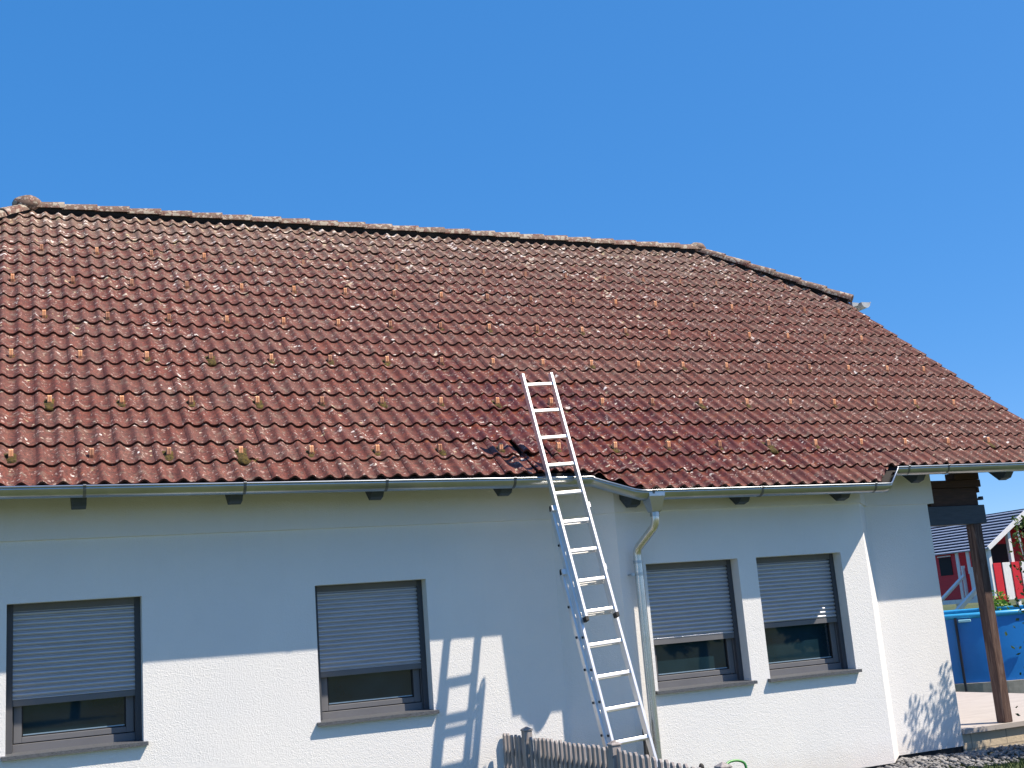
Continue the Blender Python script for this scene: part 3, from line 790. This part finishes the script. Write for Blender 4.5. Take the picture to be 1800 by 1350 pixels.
# ------------------------------------------------------------------ PICKET FENCE
FX = 4.10
fence = thing('picket_fence', 'weathered grey wooden picket fence running out from the house wall', 'fence', (FX, -2, 0))
random.seed(5)
def ftop(y): return .735 if y > -2.1 else .735-.045*(-2.1-y)/1.0
y = -.035; n = 0
while y > -4.2 and n < 90:
    if not any(abs(y-q) < .062 for q in (-.54, -2.14, -3.58)):
        mb = MB(); h = ftop(y)+random.uniform(-.006, .006); hw = .021; t = .011; tw = random.uniform(-.03, .03); ln_ = random.uniform(-.006, .006)
        pts = [(-hw, -.03), (hw, -.03), (hw, h-.022), (hw*.35, h), (-hw*.35, h), (-hw, h-.022)]
        A = V3((math.sin(tw), math.cos(tw), 0)); N_ = V3((math.cos(tw), -math.sin(tw), 0))
        mb.prism([V3((FX, y, 0))-N_*t+A*a+V3((0, ln_*z/.7, z)) for a, z in pts], N_*2*t)
        mb.build('picket', 'picket', fence, .003); n += 1
    y -= .0835
for k, y in enumerate((-.54, -2.14, -3.58)):
    mb = MB(); h = ftop(y)+(.045, .018, .03)[k]; s = .036
    mb.box(FX-s, FX+s, y-s, y+s, -.09, h); po = mb.build('fence_post', 'picket', fence, .004)
    mb = MB(); s = .042; mb.add([(FX-s, y-s, h+.001), (FX+s, y-s, h+.001), (FX+s, y+s, h+.001), (FX-s, y+s, h+.001), (FX-s, y-s, h+.012), (FX+s, y-s, h+.012), (FX+s, y+s, h+.012), (FX-s, y+s, h+.012), (FX, y, h+.04)],
        [(0, 3, 2, 1), (0, 1, 5, 4), (1, 2, 6, 5), (2, 3, 7, 6), (3, 0, 4, 7), (4, 5, 8), (5, 6, 8), (6, 7, 8), (7, 4, 8)]); mb.build('post_cap', 'picket', po, .003)
for z in (.18, .55):
    mb = MB(); mb.box(FX+.014, FX+.045, -4.2, -.01, z, z+.06); mb.build('fence_rail', 'picket', fence)

# ------------------------------------------------------------------ small things at the bottom edge
mb = MB(); c = V3((5.235, -.56, .35)); pth = []
for k in range(37):
    t = 2*math.pi*k/36; pth.append(c+V3((.052*math.cos(t), .075*math.cos(t), .395*math.sin(t))))
mb.tube(pth, .016, 8); tag(mb.build('rubber_hoop', 'rubber'), 'thin black hoop standing behind the foot of the ladder by the downpipe', 'hoop')
mb = MB(); pth = [(5.763, -1, -.07), (5.763, -1, .30)]+[(5.863-.1*math.cos(math.pi*k/12), -1+.03*math.sin(math.pi*k/12), .30+.062*math.sin(math.pi*k/12)**.6) for k in range(1, 12)]+[(5.963, -1, .30), (5.963, -1, -.07)]
mb.tube(pth, .0115, 10); tag(mb.build('plant_support', 'greenpaint'), 'green coated metal plant support hoop below the third window', 'plant support')
mb = MB(); mb.tube([(5.53, -1, -.07), (5.525, -1, .25), (5.515, -1, .345)], .014, 10); mb.blob((5.512, -1, .345), .026, .022, .04, .05, 1, 2)
tag(mb.build('tool_handle', 'rubber'), 'black rounded garden tool handle standing left of the green hoop', 'tool handle')

# ------------------------------------------------------------------ gravel, grass
random.seed(31)
mb = MB()
ico = bmesh.new(); bmesh.ops.create_icosphere(ico, subdivisions=1, radius=1)
IV = [v.co.copy() for v in ico.verts]; IF = [tuple(v.index for v in f.verts) for f in ico.faces]; ico.free()
for k in range(3600):
    x = random.uniform(7.6, 13.0); y = random.uniform(-.78, -.02)
    if x < 8.5 and y > -.39-(.39*0)+max(0, (x-8.1)) - .02: y = random.uniform(-.9, -.42)
    if y < -.62-.25*math.sin(x*1.3)*.3 and random.random() < .5: continue
    s = random.uniform(.014, .034); a = random.uniform(0, 6.28); f1, f2 = random.uniform(.6, 1), random.uniform(.45, .7)
    z = -.075+random.uniform(.0, .03)+.05*math.exp(-((y+.25)/.3)**2)+.045*max(0, min(1, 9.2-x))
    sd = random.random()*50; vs = []
    for v in IV:
        q = 1+.25*noise.noise(v*1.3+V3((sd, 0, 0))); X, Y_ = v.x*s*q, v.y*s*f1*q
        vs.append((x+X*math.cos(a)-Y_*math.sin(a), y+X*math.sin(a)+Y_*math.cos(a), z+v.z*s*f2*q))
    mb.add(vs, IF, True)
kind(mb.build('gravel', 'pebble', recalc=False), 'stuff', 'grey pebbles along the foot of the wall')
mb = MB()
for k in range(9000):
    x = random.uniform(8.0, 13.5); y = random.uniform(-2.6, -.72)
    if y > -.80 and random.random() < .5: continue
    h = random.uniform(.03, .075); a = random.uniform(0, 6.28); wd = .0035; lean = random.uniform(.1, .6)*h; b = a+random.uniform(-.5, .5)
    q = GZ; mb.add([(x-wd*math.cos(a), y-wd*math.sin(a), q), (x+wd*math.cos(a), y+wd*math.sin(a), q), (x+lean*.4*math.sin(b), y+lean*.4*math.cos(b), q+h*.6), (x+lean*math.sin(b), y+lean*math.cos(b), q+h)], [(0, 1, 2), (0, 2, 3)], False, (random.random(), .5, 0))
kind(mb.build('grass', 'blade', recalc=False), 'stuff', 'short dark green grass below the gravel')

# ------------------------------------------------------------------ POOL
pool = thing('swimming_pool', 'round blue above-ground swimming pool with light blue rim', 'pool', (16.05, 6.75, 0))
pc = V3((16.15, 7.10, 0)); PR = 2.45; zb, zt = .17, 1.24
mb = MB(); n = 72
vs = [(pc.x+PR*math.cos(2*math.pi*k/n)*(1+q), pc.y+PR*math.sin(2*math.pi*k/n)*(1+q), z) for z, q in ((zb, 0), (zb+.25, .004), (.7, .006), (zt, 0)) for k in range(n)]
mb.add(vs, [(j*n+k, j*n+(k+1) % n, (j+1)*n+(k+1) % n, (j+1)*n+k) for j in range(3) for k in range(n)], True); mb.build('pool_wall', 'poolwall', pool)
mb = MB(); mb.tube([(pc.x+PR*math.cos(2*math.pi*k/n), pc.y+PR*math.sin(2*math.pi*k/n), zt+.01) for k in range(n+1)], .045, 10); mb.build('pool_rim', 'poolrim', pool)
mb = MB(); mb.add([(pc.x+(PR-.02)*math.cos(2*math.pi*k/n), pc.y+(PR-.02)*math.sin(2*math.pi*k/n), zt-.12) for k in range(n)], [tuple(range(n))]); mb.build('water', 'poolwater', pool, recalc=False)
for a in [math.radians(-162+30*k) for k in range(12)]:
    ex, ey = math.cos(a), math.sin(a); mb = MB(); q = PR+.04
    mb.tube([(pc.x+q*ex, pc.y+q*ey, zt-.02), (pc.x+(q+.05)*ex, pc.y+(q+.05)*ey, -.06)], .022, 8); lg = mb.build('pool_leg', 'darkmetal', pool)
    mb = MB(); tx, ty = -ey, ex; mb.bar((pc.x+q*ex+tx*.04, pc.y+q*ey+ty*.04, zt-.07), (pc.x+q*ex+tx*.24, pc.y+q*ey+ty*.24, zt-.07), .022, .02, side=(0, 0, 1)); mb.build('leg_bracket', 'cyantab', lg, .01)
g = MB(); k = 40
vs = [(pc.x+(PR+q)*math.cos(2*math.pi*i/k), pc.y+(PR+q)*math.sin(2*math.pi*i/k), z) for q, z in ((.1, -.08), (.1, .168), (-.6, .168)) for i in range(k)]
g.add(vs, [(j*k+i, j*k+(i+1) % k, (j+1)*k+(i+1) % k, (j+1)*k+i) for j in range(2) for i in range(k)]); tag(g.build('stone_curb', 'curb'), 'grey stone base ring under the blue pool', 'curb')
pld = thing('pool_ladder', 'white tubular pool ladder rising over the pool rim', 'ladder', (16.6, 9.5, 0))
for dx in (0, .42):
    mb = MB(); bx, by = 16.95+dx*.6, 9.25-dx*.7
    mb.tube(smooth_path([(bx-.1, by-.55, .9), (bx-.1, by-.55, 1.72), (bx+.05, by, 1.74), (bx+.1, by+.35, -.06)], 6), .024, 8); mb.build('side_tube', 'whiteplastic', pld)
mb = MB()
for z in (.3, .6, .9): mb.bar((17.02, 9.55, z), (17.27, 9.26, z), .03, .015)
mb.build('step', 'whiteplastic', pld)
mb = MB(); mb.tube([(15.55, 4.50, 1.30), (15.20, 4.32, 2.55)], .013, 8); pole = tag(mb.build('skimmer_pole', 'whiteplastic'), 'thin white pole with black grip leaning at the pool rim', 'pole')
mb = MB(); mb.tube([(15.60, 4.52, 1.12), (15.545, 4.497, 1.315)], .026, 8); mb.build('grip', 'rubber', pole)

# ------------------------------------------------------------------ PLAYHOUSE
PX, PY = 21.29, 11.06; PW = 2.92; ZF, ZE, ZRg = 1.47, 2.62, 3.47; PL = 3.4
play = thing('playhouse', 'red wooden playhouse on stilts with dark ridged roof behind the pool', 'playhouse', (PX+1.4, PY+1.5, 0))
Yg = PY+.95     # gable wall stands back behind a porch
mb = MB(); mb.prism([(PX, Yg, ZF), (PX+PW, Yg, ZF), (PX+PW, Yg, ZE), (PX+PW/2, Yg, ZRg-.08), (PX, Yg, ZE)], (0, PL-.95, 0)); mb.build('wall', 'redwood', play)
for z in [ZF+.12*i for i in range(1, 10)]:
    pass
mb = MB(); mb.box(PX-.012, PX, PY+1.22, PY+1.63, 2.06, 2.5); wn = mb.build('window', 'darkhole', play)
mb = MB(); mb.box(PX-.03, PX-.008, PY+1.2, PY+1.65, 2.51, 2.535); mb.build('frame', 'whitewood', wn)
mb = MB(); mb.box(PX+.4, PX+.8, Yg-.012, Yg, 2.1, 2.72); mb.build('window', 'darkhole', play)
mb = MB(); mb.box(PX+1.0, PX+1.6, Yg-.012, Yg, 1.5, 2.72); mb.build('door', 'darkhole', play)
# porch rails: red/white boards
def plank(x0, x1, y, z0, z1, mat, nm='railing_board'):
    mb = MB(); mb.box(x0, x1, y-.02, y, z0, z1); mb.build(nm, mat, play, .004)
for i in range(9):
    x = PX+.08+i*.285; plank(x, x+.24, PY, 1.37, 2.24, 'redwood' if i % 2 == 0 else 'whitewood')
for i in range(4):
    mb = MB(); y0 = PY+.06+i*.225; mb.box(PX-.02, PX, y0, y0+.16, 1.37, 2.2); mb.build('railing_board', 'redwood' if i % 2 else 'whitewood', play)
for x in (PX-.0, PX+.70, PX+2.1, PX+PW-.09):
    mb = MB(); mb.box(x, x+.09, PY+.002, PY+.09, -.1, ZE+.02 if x in (PX, PX+PW-.09) else 3.0); mb.build('porch_post', 'whitewood', play)
for y0 in (PY+.95, PY+.60):
    mb = MB(); mb.box(PX-.03, PX-.001, y0, y0+.09, 1.4 if y0 > PY+.7 else 2.05, ZE); mb.build('corner_trim', 'whitewood', play)
mb = MB(); mb.box(PX-.04, PX-.001, PY, PY+PL, 1.36, 1.46); mb.build('floor_trim', 'whitewood', play)
mb = MB(); mb.box(PX, PX+PW, PY+.001, PY+PL, 1.37, 1.465); mb.build('floor', 'redwood', play)
for x in (PX+.02, PX+PW-.12):
    for y0 in (PY+1.2, PY+PL-.12):
        mb = MB(); mb.box(x, x+.1, y0, y0+.1, -.1, 1.36); mb.build('stilt', 'whitewood', play)
# stairs rails
mb = MB(); mb.bar((PX-.07, PY+.80, 2.02), (PX-1.1, PY+1.45, .95), .035, .03); mb.build('stair_rail', 'whitewood', play)
mb = MB(); mb.bar((PX-.07, PY+.35, 1.75), (PX-1.25, PY+.75, .7), .06, .03); mb.build('stair_rail', 'whitewood', play)
mb = MB(); mb.bar((PX-.05, PY+.82, 1.47), (PX-.05, PY+.82, 2.25), .045, .02); mb.build('stair_post', 'whitewood', play)
mb = MB(); mb.prism([(PX+.16, PY+.02, 1.37), (PX+.45, PY+.02, 1.37), (PX+.16, PY+.02, 1.0)], (0, .03, 0)); mb.prism([(PX+.95, PY+.02, 1.37), (PX+1.4, PY+.02, 1.37), (PX+1.4, PY+.02, .9)], (0, .03, 0)); mb.build('brace', 'redwood', play)
# roof: overlapping ridged boards, trough shade and crest light put into two colours
ov = .12; sl_ = V3((PW/2+ov, 0, (ZRg-ZE)*(PW/2+ov)/(PW/2))); SL = sl_.length; su = sl_/SL; base_ = V3((PX-ov, 0, ZE-(ZRg-ZE)*ov/(PW/2)+.02))
nb = 12
for side in (0, 1):
    mb = MB(); mc = MB()
    for i in range(nb):
        def Q(t, h, y):
            p = base_+su*t+V3((-su.z, 0, su.x))*h; x = p.x if not side else 2*(PX+PW/2)-p.x; return V3((x, y, p.z))
        t0, t1 = SL*i/nb, SL*(i+1)/nb
        y0, y1 = PY-.12, PY+PL+.1
        m1 = t0+(t1-t0)*.33
        for mm, a, b, h in ((mb, m1, t1, .012), (mc, t0, m1, .034)):
            mm.prism([Q(a, 0, y0), Q(b, 0, y0), Q(b, h, y0), Q(a, h, y0)], (0, y1-y0, 0))
    rf = mb.build('roof', 'roofshade', play); mc.build('roof_ridges', 'rooflit', rf)
for side in (-1, 1):
    mb = MB(); a = V3((PX+PW/2, PY-.15, ZRg+.06)); b = V3((PX+PW/2+side*(PW/2+ov), PY-.15, base_.z+.02)); mb.bar(a, b, .015, .05, side=(0, 1, 0)); mb.build('bargeboard', 'whitewood', play)
mb = MB(); mb.box(PX+.75, PX+PW-.75, PY-.13, PY-.10, 3.10, 3.17); mb.build('tie_beam', 'whitewood', play)

# ------------------------------------------------------------------ plants
def leaf_cloud(mb, c, rx, ry, rz, n, ls, seed, clumps=14, asp=.55, fill=.35):
    rnd = random.Random(seed); cl = []
    for k in range(clumps):
        d = V3((rnd.gauss(0, 1), rnd.gauss(0, 1), rnd.gauss(0, 1))).normalized()*rnd.uniform(.25, .85)
        cl.append((V3((c[0]+d.x*rx, c[1]+d.y*ry, c[2]+d.z*rz)), rnd.uniform(fill*.7, fill*1.3), rnd.uniform(-.25, .25)))
    for k in range(n):
        q, r, t = rnd.choice(cl); d = V3((rnd.gauss(0, 1), rnd.gauss(0, 1), rnd.gauss(0, 1))).normalized()*(rnd.random()**.4)*r
        p = q+V3((d.x*rx, d.y*ry, d.z*rz)); leaf(mb, p, ls*rnd.uniform(.6, 1.3), rnd, asp, t)
def leaf(mb, p, s, rnd, asp=.5, t=0, dirv=None):
    a = dirv or V3((rnd.gauss(0, 1), rnd.gauss(0, 1), rnd.gauss(0, .7))).normalized(); b = a.cross(V3((rnd.gauss(0, 1), rnd.gauss(0, 1), rnd.gauss(0, 1)))).normalized(); n_ = a.cross(b)
    tt = (max(0, min(1, rnd.random()*.7+.15+t)), .5, 0)
    mb.add([p, p+a*s*.5+b*s*asp*.5-n_*s*.04, p+a*s, p+a*s*.5-b*s*asp*.5-n_*s*.04, p+a*s*.5+n_*s*.05], [(0, 1, 4), (1, 2, 4), (2, 3, 4), (3, 0, 4)], False, tt)
# the tall flowering shrub at the right edge (casts the leafy shadow)
shrub = thing('flowering_shrub', 'tall loose shrub with pink blossoms at the corner of the terrace', 'shrub', (10.25, -.85, 0))
rnd = random.Random(3); st = MB(); lf = MB(); fl = MB()
stems = [(9.95, -.84, 1.2), (10.05, -.8, 1.3), (10.2, -.82, 1.4), (10.35, -.85, 1.5), (10.5, -.8, 1.3), (9.9, -.86, 2.1), (10.22, -.82, 2.2), (10.30, -.80, 2.62), (10.08, -.80, 2.40), (9.82, -.80, 2.36), (10.5, -.9, 2.5), (10.2, -.95, 2.1), (10.42, -.7, 2.3), (10.7, -.95, 2.4), (9.97, -.82, 2.0), (10.38, -.83, 1.9), (10.0, -.75, 1.55), (10.6, -.8, 1.8), (9.86, -.86, 1.75), (10.15, -.7, 2.2)]
for k, (x, y, z) in enumerate(stems):
    b = V3((10.15+(x-10.2)*.75+rnd.uniform(-.04, .04), -.85+(y+.85)*.5, -.08)); m1 = b.lerp(V3((x, y, z)), .55)+V3((rnd.uniform(-.05, .05), rnd.uniform(-.05, .05), 0)); tip = V3((x, y, z))
    path = [b, b.lerp(m1, .5), m1, m1.lerp(tip, .5)+V3((rnd.uniform(-.02, .02), 0, 0)), tip]
    st.tube(path, .012, 6, .003)
    N = int(420*z/2.3)
    for q in range(N):
        t = (q+rnd.random())/N; hgt = t*z
        seg = min(3, int(t*4)); p = path[seg].lerp(path[seg+1], t*4-seg)
        spread = .045+.14*(1-t)**.7
        pp_ = p+V3((rnd.gauss(0, spread*.75), rnd.gauss(0, spread*.6), rnd.gauss(0, .03)))
        leaf(lf, pp_, rnd.uniform(.035, .07), rnd, .55, (t-.5)*.2, V3((rnd.gauss(0, .7), rnd.gauss(0, .6), rnd.gauss(.5, .6))).normalized())
def blossom(c, r):
    for ringk, (nn_, rr, el) in enumerate(((8, 1, .15), (7, .75, .6), (5, .5, 1.1))):
        for i in range(nn_):
            a = 2*math.pi*i/nn_+ringk*.4; dv = V3((math.cos(a)*math.cos(el)*.9, -math.sin(el), math.sin(a)*math.cos(el))).normalized()
            leaf(fl, V3(c), r*rr, rnd, .9, .2*ringk-.2, dv)
blossom((9.83, -.98, 1.86), .055); blossom((9.87, -.95, 1.83), .045); blossom((9.84, -.97, 1.13), .055); blossom((10.4, -1.0, 2.1), .06); blossom((10.2, -1.0, 1.5), .05); blossom((9.90, -.93, 1.06), .03)
for c in ((9.80, -.95, 1.95), (9.84, -.96, 1.75), (9.80, -.96, 1.16), (9.76, -.95, 1.24)):
    st.tube([(10.02, -.85, c[2]-.30), (9.93, -.9, c[2]-.1), c], .005, 5, .002)
    for q in range(22): leaf(lf, V3(c)+V3((rnd.gauss(0, .045), rnd.gauss(0, .04), rnd.gauss(0, .05))), rnd.uniform(.04, .07), rnd, .55)
st.build('stem', 'bark', shrub); lf.build('leaves', 'leaf', shrub, recalc=False); fl.build('blossoms', 'petal', shrub, recalc=False)

def bush(name, c, r, n, ls, mat, label, seed, group=None, trunk=None, cat='bush', clumps=14):
    o = thing(name, label, cat, (c[0], c[1], 0), group); mb = MB()
    leaf_cloud(mb, c, r[0], r[1], r[2], n, ls, seed, clumps); 
    cr_ = mb.build('crown', mat, o, recalc=False)
    mb = MB(); rn = random.Random(seed); th_ = trunk or .03
    mb.tube([(c[0], c[1], -.1), (c[0]+.05*r[0], c[1], c[2]*.5), (c[0], c[1], c[2])], th_, 8, th_*.5)
    for q in range(7):
        a = rn.uniform(0, 6.28); p = V3((c[0], c[1], c[2]*rn.uniform(.45, .9))); e_ = p+V3((math.cos(a)*r[0]*.7, math.sin(a)*r[1]*.7, r[2]*rn.uniform(.2, .7)))
        mb.tube([p, p.lerp(e_, .5)+V3((0, 0, -.03*r[2])), e_], th_*.5, 6, th_*.15)
    mb.build('trunk', 'bark', o); return o
bush('bush', (18.45, 8.3, .85), (.75, .6, .8), 3600, .09, 'leafbright', 'bright green rounded bush between pool and red playhouse', 1)
bush('bush', (17.2, 9.95, .8), (.9, .6, .7), 2600, .10, 'leafdark', 'dark leafy bush at the foot of the playhouse stairs', 2)
for k, (x, y, lb) in enumerate(((20.7, 12.7, 'dark low bush under the playhouse window'), (22.3, 13.7, 'dark low bush under the middle of the playhouse floor'), (23.8, 12.9, 'dark low bush under the right half of the playhouse floor'))):
    bush('bush', (x, y, .62), (.95, .8, .68), 2400, .11, 'leafdark', lb, 60+k)
0 and bush('tree', (26.5, 13.5, 3.4), (1.6, 1.5, 1.4), 4200, .16, 'leaf', 'green tree behind the right side of the red playhouse', 4, None, .14, 'tree', 22)
# garden behind the viewer, seen mirrored in the window panes
spots = [(-9, -26, 3.2, 2.6, 'leafdark', 'dark round tree mirrored in the leftmost window'), (2, -30, 3.6, 3.0, 'leaf', 'broad green tree mirrored in the second window'), (13.6, -16.5, 1.5, 1.15, 'blossomtree', 'pale blossoming shrub tree mirrored in the third window'),
         (16.6, -17, 1.6, 1.3, 'blossomtree', 'pale blossoming shrub tree mirrored in the right part of the third window'), (19.3, -15.5, 1.4, 1.3, 'leaf', 'green shrub tree mirrored in the rightmost window'), (28, -25, 3.4, 2.8, 'leafdark', 'dark tree at the far end of the mirrored garden')]
for k, (x, y, z, r, mt, lb) in enumerate(spots):
    bush('tree', (x, y, z), (r, r, r*.85), 3200, .26, mt, lb, 40+k, 'garden trees mirrored in the panes', .16, 'tree', 24)
